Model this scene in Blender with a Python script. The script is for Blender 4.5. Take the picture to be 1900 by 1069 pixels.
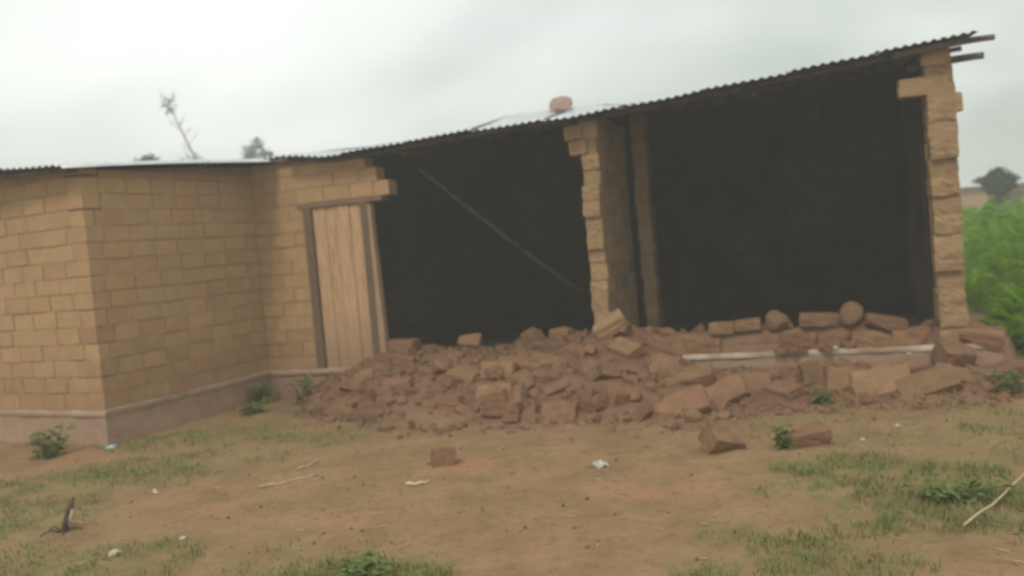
import bpy, bmesh, math, random
import numpy as np
from mathutils import Vector, Matrix, Euler

for o in list(bpy.data.objects):
    bpy.data.objects.remove(o)
scene = bpy.context.scene
COL = scene.collection
rng = np.random.default_rng(7)
random.seed(7)
R = math.radians

# ------------------------------------------------------------------ camera
PITCH, ROLL = R(2.8), R(5.0)
cam_data = bpy.data.cameras.new('camera')
cam_data.sensor_width = 36.0
cam_data.lens = 36.0 * 1645 / 1900
cam_data.clip_start = 0.05
cam_data.clip_end = 1500
cam_data.dof.use_dof = True
cam_data.dof.focus_distance = 2.2
cam_data.dof.aperture_fstop = 2.7
cam = bpy.data.objects.new('camera', cam_data)
COL.objects.link(cam)
fw = Vector((0, math.cos(PITCH), -math.sin(PITCH)))
r0 = Vector((1, 0, 0)); u0 = Vector((0, math.sin(PITCH), math.cos(PITCH)))
cr = math.cos(ROLL) * r0 - math.sin(ROLL) * u0
cu = math.sin(ROLL) * r0 + math.cos(ROLL) * u0
m = Matrix((cr, cu, -fw)).transposed().to_4x4()
m.translation = Vector((0, 0, 1.5))
cam.matrix_world = m
scene.camera = cam

# ------------------------------------------------------------------ sky, sun, exposure
SUN_EL, SUN_AZ = R(48), R(205)          # azimuth clockwise from +Y: behind the camera, to its left
world = bpy.data.worlds.new('World'); scene.world = world
world.use_nodes = True
nt = world.node_tree; nt.nodes.clear()
N = lambda t: nt.nodes.new(t)
out = N('ShaderNodeOutputWorld'); bg = N('ShaderNodeBackground'); bg.inputs['Strength'].default_value = 0.1
sky = N('ShaderNodeTexSky'); sky.sky_type = 'NISHITA'; sky.sun_disc = False
sky.sun_elevation = SUN_EL; sky.sun_rotation = SUN_AZ
sky.air_density = 1.0; sky.dust_density = 4.0; sky.ozone_density = 1.0
tc = N('ShaderNodeTexCoord'); sep = N('ShaderNodeSeparateXYZ')
nt.links.new(tc.outputs['Generated'], sep.inputs[0])
den = N('ShaderNodeMath'); den.operation = 'ADD'; den.inputs[1].default_value = 0.28
ab = N('ShaderNodeMath'); ab.operation = 'ABSOLUTE'
nt.links.new(sep.outputs['Z'], ab.inputs[0]); nt.links.new(ab.outputs[0], den.inputs[0])
cx = N('ShaderNodeMath'); cx.operation = 'DIVIDE'; cy = N('ShaderNodeMath'); cy.operation = 'DIVIDE'
nt.links.new(sep.outputs['X'], cx.inputs[0]); nt.links.new(den.outputs[0], cx.inputs[1])
nt.links.new(sep.outputs['Y'], cy.inputs[0]); nt.links.new(den.outputs[0], cy.inputs[1])
comb = N('ShaderNodeCombineXYZ')
nt.links.new(cx.outputs[0], comb.inputs['X']); nt.links.new(cy.outputs[0], comb.inputs['Y'])
CLOUD = (-5.808, 0.988, 4.961)
mv = N('ShaderNodeVectorMath'); mv.operation = 'ADD'; mv.inputs[1].default_value = CLOUD
nt.links.new(comb.outputs[0], mv.inputs[0])
cn = N('ShaderNodeTexNoise'); cn.inputs['Scale'].default_value = 0.9; cn.inputs['Detail'].default_value = 3.0
cn.inputs['Roughness'].default_value = 0.45; cn.inputs['Distortion'].default_value = 0.3
nt.links.new(mv.outputs[0], cn.inputs['Vector'])
ramp = N('ShaderNodeValToRGB')
ramp.color_ramp.elements[0].position = 0.33; ramp.color_ramp.elements[0].color = (0.60, 0.67, 0.64, 1)
ramp.color_ramp.elements[1].position = 0.62; ramp.color_ramp.elements[1].color = (1.22, 1.25, 1.21, 1)
e = ramp.color_ramp.elements.new(0.48); e.color = (0.94, 0.99, 0.955, 1)
nt.links.new(cn.outputs['Fac'], ramp.inputs['Fac'])
scl = N('ShaderNodeVectorMath'); scl.operation = 'SCALE'; scl.inputs['Scale'].default_value = 10.0
nt.links.new(ramp.outputs['Color'], scl.inputs[0])
mixs = N('ShaderNodeMix'); mixs.data_type = 'RGBA'; mixs.inputs['Factor'].default_value = 0.93
nt.links.new(sky.outputs[0], mixs.inputs[6]); nt.links.new(scl.outputs[0], mixs.inputs[7])
nt.links.new(mixs.outputs[2], bg.inputs['Color']); nt.links.new(bg.outputs[0], out.inputs['Surface'])

sd = bpy.data.lights.new('sun', 'SUN'); sd.energy = 1.5; sd.angle = R(13); sd.color = (1.0, 0.95, 0.86)
sun = bpy.data.objects.new('sun', sd); COL.objects.link(sun)
to_sun = Vector((math.sin(SUN_AZ) * math.cos(SUN_EL), math.cos(SUN_AZ) * math.cos(SUN_EL), math.sin(SUN_EL)))
sun.rotation_euler = to_sun.to_track_quat('Z', 'Y').to_euler()
sun.location = (-6, -6, 14)

vs = scene.view_settings
vs.view_transform = 'Standard'; vs.look = 'None'; vs.exposure = 0.0; vs.gamma = 1.0; vs.use_curve_mapping = False
scene.render.engine = 'CYCLES'
scene.cycles.max_bounces = 8; scene.cycles.diffuse_bounces = 4; scene.cycles.volume_bounces = 1
scene.cycles.use_denoising = True
# ------------------------------------------------------------------ heights of ground and rubble (house axes: s along the front, t into the depth)
ANG = math.radians(-20)
AX = np.array([math.cos(ANG), math.sin(ANG)]); BX = np.array([-math.sin(ANG), math.cos(ANG)]); OX = np.array([0.0, 9.1])
def st(x, y):
    dx, dy = np.asarray(x) - OX[0], np.asarray(y) - OX[1]
    return dx * AX[0] + dy * AX[1], dx * BX[0] + dy * BX[1]
def xy(s, t):
    return OX[0] + np.asarray(s) * AX[0] + np.asarray(t) * BX[0], OX[1] + np.asarray(s) * AX[1] + np.asarray(t) * BX[1]
_lat = np.random.default_rng(3).random((64, 64))
def vnoise(x, y):
    x = np.asarray(x, float); y = np.asarray(y, float)
    xi = np.floor(x).astype(int); yi = np.floor(y).astype(int)
    fx = x - xi; fy = y - yi
    fx = fx * fx * (3 - 2 * fx); fy = fy * fy * (3 - 2 * fy)
    g = lambda i, j: _lat[i % 64, j % 64]
    return ((g(xi, yi) * (1 - fx) + g(xi + 1, yi) * fx) * (1 - fy) + (g(xi, yi + 1) * (1 - fx) + g(xi + 1, yi + 1) * fx) * fy) * 2 - 1
def fbm(x, y, o=3):
    return sum(vnoise(np.asarray(x) * 2 ** k + 17 * k, np.asarray(y) * 2 ** k + 31 * k) / 2 ** k for k in range(o)) / 1.75
def ground_z(x, y):
    x = np.asarray(x, float); y = np.asarray(y, float)
    near = np.clip((30 - np.hypot(x, y)) / 10, 0, 1)
    return near * (0.025 * fbm(x * 0.8, y * 0.8, 2) + 0.016 * fbm(x * 5, y * 5, 3)) - 0.012
TOE_S = [-2.75, -2.4, -1.59, -.96, -.48, .23, .95, 1.56, 1.96, 2.45, 2.85, 3.34, 3.73, 4.17, 4.7]
TOE_T = [-.2, -.36, -1.25, -1.52, -1.85, -1.62, -1.6, -1.7, -1.8, -1.36, -.98, -1.02, -1.06, -.9, -.25]
ZF_S = [-2.75, -2.4, -2.0, -1.7, -1.4, -1.1, -.7, -.05, .2, .5, .8, 1.2, 1.5, 1.85, 2.0, 3.0, 4.2, 4.6]
ZF_Z = [-.05, .1, .24, .36, .44, .44, .43, .42, .45, .5, .53, .5, .4, .2, .17, .15, .13, -.05]
ZT_S = [-2.4, -2.0, -1.7, -1.4, -1.1, -.7, -.05, .2, .5, .8, 1.2, 1.55, 1.9, 2.3, 2.9, 3.25, 3.5, 3.78, 4.04, 4.3, 4.46, 4.62]
ZT_Z = [.2, .3, .4, .47, .46, .44, .42, .47, .53, .55, .55, .5, .5, .5, .5, .5, .46, .40, .44, .44, .3, -.05]
def mound_z(s, t):
    s = np.asarray(s, float); t = np.asarray(t, float)
    toe = np.interp(s, TOE_S, TOE_T); zf = np.interp(s, ZF_S, ZF_Z); zt = np.interp(s, ZT_S, ZT_Z)
    k = np.clip((t - toe) / (-0.12 - toe + 1e-6), 0, 1)
    ramp_ = k ** 0.85
    front = zf * ramp_ - 0.06 * (1 - np.clip(k * 8, 0, 1))
    j = np.clip((t + 0.04) / 0.1, 0, 1)
    h = front * (1 - j) + zt * j
    d = np.clip((t - 0.25) / 0.9, 0, 1)
    h = h * (1 - d) + 0.27 * d
    n = 0.05 * fbm(s * 2.6, t * 2.6, 3) + 0.022 * fbm(s * 9, t * 9, 2)
    return h + n * np.clip(k * 3, 0, 1) * (1 - d * 0.8) * np.where((s > 1.75) & (t > -.2) & (t < 0.03), 0.25, 1)
def surf_z(x, y):
    s, t = st(x, y)
    g = ground_z(x, y); inside = (s > -2.75) & (s < 4.65) & (t > -1.95) & (t < 1.5)
    return np.where(inside, np.maximum(g, mound_z(s, t)), g)
# ------------------------------------------------------------------ helpers
def tag(o, label=None, cat=None, group=None, kind=None):
    if label: o['label'] = label
    if cat: o['category'] = cat
    if group: o['group'] = group
    if kind: o['kind'] = kind
    return o
def new_mesh(name, verts, faces, mats=(), smooth=False, mat_idx=None):
    me = bpy.data.meshes.new(name)
    me.from_pydata([tuple(map(float, v)) for v in verts], [], [tuple(map(int, f)) for f in faces])
    for mt in mats: me.materials.append(mt)
    if smooth: me.polygons.foreach_set('use_smooth', [True] * len(me.polygons))
    if mat_idx is not None: me.polygons.foreach_set('material_index', list(mat_idx))
    me.update()
    return me
def obj(name, me, parent=None, loc=(0, 0, 0), rot=(0, 0, 0), scale=(1, 1, 1)):
    o = bpy.data.objects.new(name, me); COL.objects.link(o)
    o.parent = parent; o.location = loc; o.rotation_euler = rot; o.scale = scale
    return o
def empty(name, loc=(0, 0, 0), rz=0):
    o = bpy.data.objects.new(name, None); COL.objects.link(o); o.location = loc; o.rotation_euler = (0, 0, rz)
    o.empty_display_size = 0.2
    return o
class MB:
    """collects vertices and faces"""
    def __init__(self): self.v = []; self.f = []; self.m = []
    def add(self, v, f, mi=0):
        n = len(self.v); self.v += [tuple(p) for p in v]; self.f += [tuple(i + n for i in q) for q in f]; self.m += [mi] * len(f)
    def box(self, x0, x1, y0, y1, z0, z1, mi=0):
        self.add([(x0, y0, z0), (x1, y0, z0), (x1, y1, z0), (x0, y1, z0), (x0, y0, z1), (x1, y0, z1), (x1, y1, z1), (x0, y1, z1)],
                 [(0, 3, 2, 1), (4, 5, 6, 7), (0, 1, 5, 4), (1, 2, 6, 5), (2, 3, 7, 6), (3, 0, 4, 7)], mi)
    def tube(self, pts, rad, n=8, mi=0):
        pts = [Vector(p) for p in pts]; base = len(self.v); k = len(pts)
        for i, p in enumerate(pts):
            d = (pts[min(i + 1, k - 1)] - pts[max(i - 1, 0)]).normalized()
            a_ = d.cross(Vector((0.3, 0.2, 1)) if abs(d.z) < 0.9 else Vector((1, 0.1, 0))).normalized(); b_ = d.cross(a_)
            for j in range(n):
                w = 2 * math.pi * j / n
                self.v.append(tuple(p + (a_ * math.cos(w) + b_ * math.sin(w)) * rad[i]))
        for i in range(k - 1):
            for j in range(n):
                j2 = (j + 1) % n
                self.f.append((base + i * n + j, base + i * n + j2, base + (i + 1) * n + j2, base + (i + 1) * n + j)); self.m.append(mi)
        self.f.append(tuple(base + j for j in range(n))[::-1]); self.m.append(mi)
        self.f.append(tuple(base + (k - 1) * n + j for j in range(n))); self.m.append(mi)
    def build(self, name, mats, parent=None, smooth=False, **kw):
        if not isinstance(mats, (list, tuple)): mats = [mats]
        return obj(name, new_mesh(name, self.v, self.f, mats, smooth, self.m), parent, **kw)

def material(name, c1, c2, scale=8.0, rough=0.9, bump=0.3, bump_scale=40.0, c3=None, rand=0.0, metallic=0.0, soot_y=None, world_space=False, detail=5.0, bump_dist=0.01, spec=0.2, stretch=None, translucent=0.0, dirt_z=None):
    mt = bpy.data.materials.new(name); mt.use_nodes = True
    t = mt.node_tree; t.nodes.clear(); n = t.nodes.new; l = t.links.new
    o_ = n('ShaderNodeOutputMaterial'); bs = n('ShaderNodeBsdfPrincipled'); l(bs.outputs[0], o_.inputs['Surface'])
    bs.inputs['Roughness'].default_value = rough; bs.inputs['Metallic'].default_value = metallic
    bs.inputs['Specular IOR Level'].default_value = spec
    if world_space:
        g = n('ShaderNodeNewGeometry'); vec = g.outputs['Position']
    else:
        g = n('ShaderNodeTexCoord'); vec = g.outputs['Object']
    oi = n('ShaderNodeObjectInfo')
    off = n('ShaderNodeVectorMath'); off.operation = 'ADD'
    sc_ = n('ShaderNodeVectorMath'); sc_.operation = 'SCALE'; sc_.inputs[0].default_value = (37, 51, 23)
    l(oi.outputs['Random'], sc_.inputs['Scale'])
    if stretch:
        st_ = n('ShaderNodeVectorMath'); st_.operation = 'MULTIPLY'; st_.inputs[1].default_value = stretch
        l(vec, st_.inputs[0]); vec = st_.outputs[0]
    l(vec, off.inputs[0])
    if not world_space: l(sc_.outputs[0], off.inputs[1])
    v2 = off.outputs[0]
    nz = n('ShaderNodeTexNoise'); nz.inputs['Scale'].default_value = scale; nz.inputs['Detail'].default_value = detail; nz.inputs['Roughness'].default_value = 0.6
    l(v2, nz.inputs['Vector'])
    rp = n('ShaderNodeValToRGB'); rp.color_ramp.elements[0].position = 0.35; rp.color_ramp.elements[1].position = 0.65
    rp.color_ramp.elements[0].color = (*c1, 1); rp.color_ramp.elements[1].color = (*c2, 1)
    l(nz.outputs['Fac'], rp.inputs['Fac']); colr = rp.outputs['Color']
    if c3 is not None:
        nz3 = n('ShaderNodeTexNoise'); nz3.inputs['Scale'].default_value = scale * 0.23; nz3.inputs['Detail'].default_value = 4
        l(v2, nz3.inputs['Vector'])
        r3 = n('ShaderNodeMapRange'); r3.inputs['From Min'].default_value = 0.5; r3.inputs['From Max'].default_value = 0.68
        l(nz3.outputs['Fac'], r3.inputs['Value'])
        mx = n('ShaderNodeMix'); mx.data_type = 'RGBA'; l(r3.outputs[0], mx.inputs['Factor']); l(colr, mx.inputs[6]); mx.inputs[7].default_value = (*c3, 1)
        colr = mx.outputs[2]
    if rand:
        hs = n('ShaderNodeHueSaturation')
        mr = n('ShaderNodeMapRange'); mr.inputs['To Min'].default_value = 1 - rand; mr.inputs['To Max'].default_value = 1 + rand
        l(oi.outputs['Random'], mr.inputs['Value']); l(mr.outputs[0], hs.inputs['Value'])
        mr2 = n('ShaderNodeMath'); mr2.operation = 'MULTIPLY'; mr2.inputs[1].default_value = 7.13; fr = n('ShaderNodeMath'); fr.operation = 'FRACT'
        l(oi.outputs['Random'], mr2.inputs[0]); l(mr2.outputs[0], fr.inputs[0])
        mr3 = n('ShaderNodeMapRange'); mr3.inputs['To Min'].default_value = 0.493; mr3.inputs['To Max'].default_value = 0.507
        l(fr.outputs[0], mr3.inputs['Value']); l(mr3.outputs[0], hs.inputs['Hue'])
        l(colr, hs.inputs['Color']); colr = hs.outputs['Color']
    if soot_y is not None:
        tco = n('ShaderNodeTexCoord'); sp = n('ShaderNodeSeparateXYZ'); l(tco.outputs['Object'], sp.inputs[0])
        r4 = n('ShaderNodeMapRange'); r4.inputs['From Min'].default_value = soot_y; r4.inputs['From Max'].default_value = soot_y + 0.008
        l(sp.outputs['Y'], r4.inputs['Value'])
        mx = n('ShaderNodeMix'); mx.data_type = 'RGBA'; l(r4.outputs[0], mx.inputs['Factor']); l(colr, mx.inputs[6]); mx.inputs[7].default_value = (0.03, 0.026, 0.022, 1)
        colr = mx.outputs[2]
    if dirt_z is not None:
        td = n('ShaderNodeTexCoord'); sz = n('ShaderNodeSeparateXYZ'); l(td.outputs['Object'], sz.inputs[0])
        ad = n('ShaderNodeMath'); ad.operation = 'MULTIPLY_ADD'; ad.inputs[1].default_value = -0.9; l(nz.outputs['Fac'], ad.inputs[0]); l(sz.outputs['Z'], ad.inputs[2])
        r5 = n('ShaderNodeMapRange'); r5.inputs['From Min'].default_value = dirt_z; r5.inputs['From Max'].default_value = dirt_z - 0.7; r5.inputs['To Max'].default_value = 0.8
        l(ad.outputs[0], r5.inputs['Value'])
        mx = n('ShaderNodeMix'); mx.data_type = 'RGBA'; l(r5.outputs[0], mx.inputs['Factor']); l(colr, mx.inputs[6]); mx.inputs[7].default_value = (0.24, 0.16, 0.10, 1)
        colr = mx.outputs[2]
    l(colr, bs.inputs['Base Color'])
    if bump:
        nb = n('ShaderNodeTexNoise'); nb.inputs['Scale'].default_value = bump_scale; nb.inputs['Detail'].default_value = 4
        l(v2, nb.inputs['Vector'])
        bp = n('ShaderNodeBump'); bp.inputs['Strength'].default_value = bump; bp.inputs['Distance'].default_value = bump_dist
        l(nb.outputs['Fac'], bp.inputs['Height']); l(bp.outputs[0], bs.inputs['Normal'])
    if translucent:
        tr = n('ShaderNodeBsdfTranslucent'); l(colr, tr.inputs['Color'])
        ms = n('ShaderNodeMixShader'); ms.inputs[0].default_value = translucent
        l(bs.outputs[0], ms.inputs[1]); l(tr.outputs[0], ms.inputs[2]); l(ms.outputs[0], o_.inputs['Surface'])
    return mt

M = {}
M['brick'] = material('mud_brick_tan', (0.365, 0.232, 0.116), (0.415, 0.268, 0.137), 9, 0.95, 1.0, 22, c3=(0.37, 0.226, 0.115), rand=0.045, soot_y=0.09)
M['brick_part'] = material('mud_brick_smoked', (0.22, 0.15, 0.088), (0.32, 0.22, 0.13), 7, 0.95, 0.8, 30, c3=(0.15, 0.11, 0.07), rand=0.12)
M['brick_end'] = material('mud_brick_bare', (0.255, 0.165, 0.086), (0.34, 0.226, 0.12), 9, 0.95, 0.6, 30, c3=(0.34, 0.22, 0.13), rand=0.12)
M['brick_low'] = material('mud_brick_splashed', (0.32, 0.195, 0.10), (0.38, 0.24, 0.126), 7, 0.95, 1.0, 22, c3=(0.31, 0.18, 0.095), rand=0.06, soot_y=0.09)
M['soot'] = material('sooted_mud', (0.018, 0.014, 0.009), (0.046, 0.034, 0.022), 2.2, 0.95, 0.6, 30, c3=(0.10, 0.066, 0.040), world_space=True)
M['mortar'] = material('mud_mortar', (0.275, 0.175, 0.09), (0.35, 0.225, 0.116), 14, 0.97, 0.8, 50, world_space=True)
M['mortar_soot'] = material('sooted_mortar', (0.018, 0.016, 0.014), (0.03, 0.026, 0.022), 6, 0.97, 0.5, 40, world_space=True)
M['rub_a'] = material('rubble_brick_tan', (0.195, 0.112, 0.06), (0.262, 0.155, 0.084), 10, 0.97, 1.0, 30, c3=(0.22, 0.12, 0.068), rand=0.16, bump_dist=0.015)
M['rub_b'] = material('rubble_brick_red', (0.185, 0.10, 0.056), (0.255, 0.145, 0.082), 10, 0.97, 1.0, 30, c3=(0.18, 0.10, 0.058), rand=0.16, bump_dist=0.015)
M['earth'] = material('rubble_earth', (0.15, 0.08, 0.046), (0.235, 0.132, 0.075), 7, 0.98, 1.0, 28, c3=(0.23, 0.14, 0.082), world_space=True, bump_dist=0.02)
M['plinth'] = material('plinth_render', (0.31, 0.20, 0.132), (0.40, 0.27, 0.185), 5, 0.95, 0.8, 30, c3=(0.27, 0.165, 0.1), world_space=True)
M['screed'] = material('cement_screed', (0.33, 0.235, 0.165), (0.62, 0.52, 0.44), 3.5, 0.92, 0.7, 40, c3=(0.26, 0.16, 0.1), world_space=True)
M['cap'] = material('worn_plinth_cap', (0.30, 0.20, 0.125), (0.40, 0.28, 0.185), 4, 0.95, 0.8, 40, c3=(0.30, 0.19, 0.115), world_space=True)
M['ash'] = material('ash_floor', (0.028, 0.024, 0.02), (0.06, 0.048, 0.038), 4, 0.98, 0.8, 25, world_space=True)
M['zinc'] = material('galvanised_sheet', (0.50, 0.52, 0.52), (0.64, 0.66, 0.66), 5, 0.5, 0.1, 20, metallic=0.35, world_space=True, spec=0.5)
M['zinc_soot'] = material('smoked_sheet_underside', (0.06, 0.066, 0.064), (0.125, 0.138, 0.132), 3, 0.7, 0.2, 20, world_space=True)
M['plank'] = material('door_plank_wood', (0.36, 0.215, 0.12), (0.56, 0.36, 0.215), 12, 0.8, 0.6, 30, rand=0.13, stretch=(6, 6, 0.35), dirt_z=.45)
M['frame'] = material('weathered_frame_wood', (0.11, 0.072, 0.048), (0.19, 0.125, 0.082), 12, 0.85, 0.5, 30, stretch=(6, 6, 0.4))
M['frame_pale'] = material('pale_frame_wood', (0.3, 0.19, 0.11), (0.42, 0.28, 0.17), 12, 0.85, 0.5, 30, stretch=(6, 6, 0.4))
M['lintel'] = material('lintel_wood', (0.16, 0.11, 0.07), (0.25, 0.17, 0.11), 12, 0.85, 0.5, 30, stretch=(0.5, 6, 6))
M['pole'] = material('bare_pole', (0.085, 0.074, 0.06), (0.16, 0.14, 0.115), 9, 0.85, 0.4, 30, stretch=(1, 1, 1))
M['charpole'] = material('smoked_pole', (0.05, 0.042, 0.035), (0.13, 0.105, 0.08), 9, 0.9, 0.4, 30)
M['stick'] = material('dry_stick', (0.38, 0.29, 0.18), (0.52, 0.42, 0.28), 20, 0.85, 0.3, 60)
M['dark_stick'] = material('charred_stick', (0.05, 0.035, 0.025), (0.12, 0.085, 0.06), 20, 0.9, 0.4, 60)
M['stone'] = material('pale_stone', (0.45, 0.38, 0.29), (0.62, 0.55, 0.45), 20, 0.9, 0.4, 60, rand=0.1)
M['husk'] = material('dry_husk', (0.5, 0.37, 0.22), (0.66, 0.52, 0.36), 30, 0.85, 0.3, 60)
M['rust'] = material('reddish_stone', (0.34, 0.235, 0.185), (0.46, 0.34, 0.28), 14, 0.9, 0.6, 40)
M['white_plastic'] = material('white_plastic', (0.40, 0.38, 0.31), (0.54, 0.51, 0.43), 20, 0.5, 0.2, 30, spec=0.4)
M['blue_plastic'] = material('blue_plastic', (0.22, 0.38, 0.5), (0.5, 0.62, 0.68), 24, 0.45, 0.2, 30, spec=0.4)
M['grass'] = material('grass_blade', (0.13, 0.18, 0.045), (0.25, 0.27, 0.09), 5, 0.8, 0, world_space=True, c3=(0.30, 0.255, 0.13), translucent=0.25)
M['weed'] = material('weed_leaf', (0.11, 0.16, 0.045), (0.20, 0.25, 0.08), 14, 0.75, 0, world_space=True, translucent=0.25)
M['crop'] = material('crop_leaf', (0.135, 0.27, 0.012), (0.25, 0.45, 0.022), 1.2, 0.7, 0, world_space=True, c3=(0.19, 0.33, 0.018), translucent=0.45)
M['tree_leaf'] = material('tree_leaf', (0.025, 0.048, 0.014), (0.06, 0.095, 0.03), 2, 0.75, 0, world_space=True, translucent=0.2)
M['bark'] = material('bark', (0.17, 0.145, 0.115), (0.27, 0.23, 0.18), 6, 0.95, 0.6, 30)
M['far_wall'] = material('far_mud_wall', (0.34, 0.215, 0.12), (0.43, 0.28, 0.16), 3, 0.95, 0.4, 12, world_space=True)

# brick meshes: one bevelled, worn block per variant, 44 triangles
BL, BT, BH = 0.31, 0.20, 0.143
def brick_mesh(i, mat):
    bm = bmesh.new(); bmesh.ops.create_cube(bm, size=1.0)
    for v in bm.verts:
        v.co.x *= BL * (1 + random.uniform(-.02, .02)); v.co.y *= BT * (1 + random.uniform(-.03, .03)); v.co.z *= BH * (1 + random.uniform(-.05, .05))
    bmesh.ops.bevel(bm, geom=bm.edges[:], offset=0.0055, segments=1, affect='EDGES', profile=0.6)
    for v in bm.verts: v.co += Vector([random.uniform(-.003, .003) for _ in range(3)])
    bmesh.ops.recalc_face_normals(bm, faces=bm.faces)
    me = bpy.data.meshes.new('brick'); bm.to_mesh(me); bm.free(); me.materials.append(mat)
    return me
from mathutils import noise
BRICKS = {k: [brick_mesh(i, M[k]) for i in range(8)] for k in ('brick', 'brick_low', 'brick_part', 'brick_end')}
def rubble_mesh(i, mat):
    bm = bmesh.new(); bmesh.ops.create_cube(bm, size=1.0)
    bmesh.ops.subdivide_edges(bm, edges=bm.edges[:], cuts=4, use_grid_fill=True)
    rr = random.Random(100 + i)
    # knock one or two corners off with slanting cuts, then wear it all
    for _ in range(rr.choice([0, 1, 1, 2])):
        nrm = Vector((rr.choice([-1, 1]) * rr.uniform(.4, 1), rr.choice([-1, 1]) * rr.uniform(.2, 1), rr.choice([-1, 1]) * rr.uniform(.2, 1))).normalized()
        lim = rr.uniform(.54, .68)
        for v in bm.verts:
            d = v.co.dot(nrm)
            if d > lim: v.co -= nrm * (d - lim)
    for v in bm.verts:
        c = v.co.copy()
        nn = c.length
        c *= 1 - 0.2 * max(0, nn - 0.6)
        q = c * 4.2 + Vector((i * 3.1, i * 1.7, 0)); c += noise.noise_vector(q) * 0.042
        c += Vector((rr.uniform(-1, 1), rr.uniform(-1, 1), rr.uniform(-1, 1))) * 0.010
        v.co = Vector((c.x * BL, c.y * BT, c.z * BH))
    bmesh.ops.recalc_face_normals(bm, faces=bm.faces)
    me = bpy.data.meshes.new('rubble_brick'); bm.to_mesh(me); bm.free(); me.materials.append(mat)
    return me
RUB = {k: [rubble_mesh(i + (50 if k == 'rub_b' else 0), M[k]) for i in range(9)] for k in ('rub_a', 'rub_b', 'brick_end')}
def lump_mesh(seed, mat, flat=0.8, n=2, rough=.16, name='lump'):
    bm = bmesh.new(); bmesh.ops.create_icosphere(bm, subdivisions=n, radius=0.5); rr = random.Random(seed)
    ph = [(Vector((rr.gauss(0, 1), rr.gauss(0, 1), rr.gauss(0, 1))).normalized(), rr.uniform(.3, .48)) for _ in range(7)]
    for v in bm.verts:
        for nrm, lim in ph:
            d = v.co.dot(nrm)
            if d > lim: v.co -= nrm * (d - lim) * .85
        v.co *= 1 + rr.uniform(-rough, rough) * .35
        v.co.z *= flat
    me = bpy.data.meshes.new(name); bm.to_mesh(me); bm.free(); me.materials.append(mat)
    return me
# ------------------------------------------------------------------ ground
GRASS = [  # x, y, rx, ry, blades per square metre, height
    (-3.05, 6.75, 1.0, .45, 600, .06), (-3.5, 5.7, .7, .45, 600, .06), (-2.75, 8.0, 1.1, .35, 330, .07), (-1.65, 7.6, .7, .45, 300, .06),
    (-.85, 4.12, .36, .24, 1500, .075), (1.64, 4.95, .3, .24, 1000, .07), (1.98, 5.32, .38, .24, 1000, .07), (2.15, 4.5, .58, .5, 1100, .075),
    (2.6, 4.2, .5, .45, 800, .08), (1.15, 3.85, .45, .3, 1000, .07), (.95, 4.3, .16, .2, 500, .05), (2.6, 5.9, .9, .4, 150, .05), (-2.6, 4.6, .7, .5, 500, .06),
    (2.4, 6.65, 1.6, .25, 150, .05), (-1.35, 4.3, .6, .4, 200, .05), (3.4, 5.2, .7, 1.2, 350, .07), (-2.0, 8.9, .8, .4, 250, .08),
    (4.6, 6.6, .6, .9, 700, .1), (-5.2, 6.0, 1.2, 1.4, 300, .07)]
def grass_mask(x, y):
    x = np.asarray(x, float); y = np.asarray(y, float); g = np.zeros_like(x)
    for gx, gy, rx, ry, d, h in GRASS:
        q = np.hypot((x - gx) / (rx * 1.25), (y - gy) / (ry * 1.25)) + .35 * fbm(x * 3, y * 3, 2)
        g = np.maximum(g, np.clip(1.2 - q, 0, 1) * min(1, d / 700 + .25))
    s, t = st(x, y)
    far = np.clip((np.maximum(s - 4.5, t - 5.5)) / .8, 0, 1) * np.clip((t + .3) / .8, 0, 1)
    return np.maximum(g, far)
def axis(lo, hi, dense_lo, dense_hi, step, grow):
    a_ = list(np.arange(dense_lo, dense_hi + 1e-6, step)); d = step
    x = dense_hi
    while x < hi: d *= grow; x += d; a_.append(min(x, hi))
    d = step; x = dense_lo; pre = []
    while x > lo: d *= grow; x -= d; pre.append(max(x, lo))
    return np.array(pre[::-1] + a_)
gx = axis(-150, 150, -7, 7, .05, 1.2); gy = axis(-20, 150, 2.5, 11, .05, 1.2)
GX, GY = np.meshgrid(gx, gy); nx_, ny_ = len(gx), len(gy)
GZ = ground_z(GX, GY)
verts = np.stack([GX.ravel(), GY.ravel(), GZ.ravel()], 1)
I = np.arange(nx_ * ny_).reshape(ny_, nx_)
faces = np.stack([I[:-1, :-1].ravel(), I[:-1, 1:].ravel(), I[1:, 1:].ravel(), I[1:, :-1].ravel()], 1)
gmat = bpy.data.materials.new('bare_ground'); gmat.use_nodes = True
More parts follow.
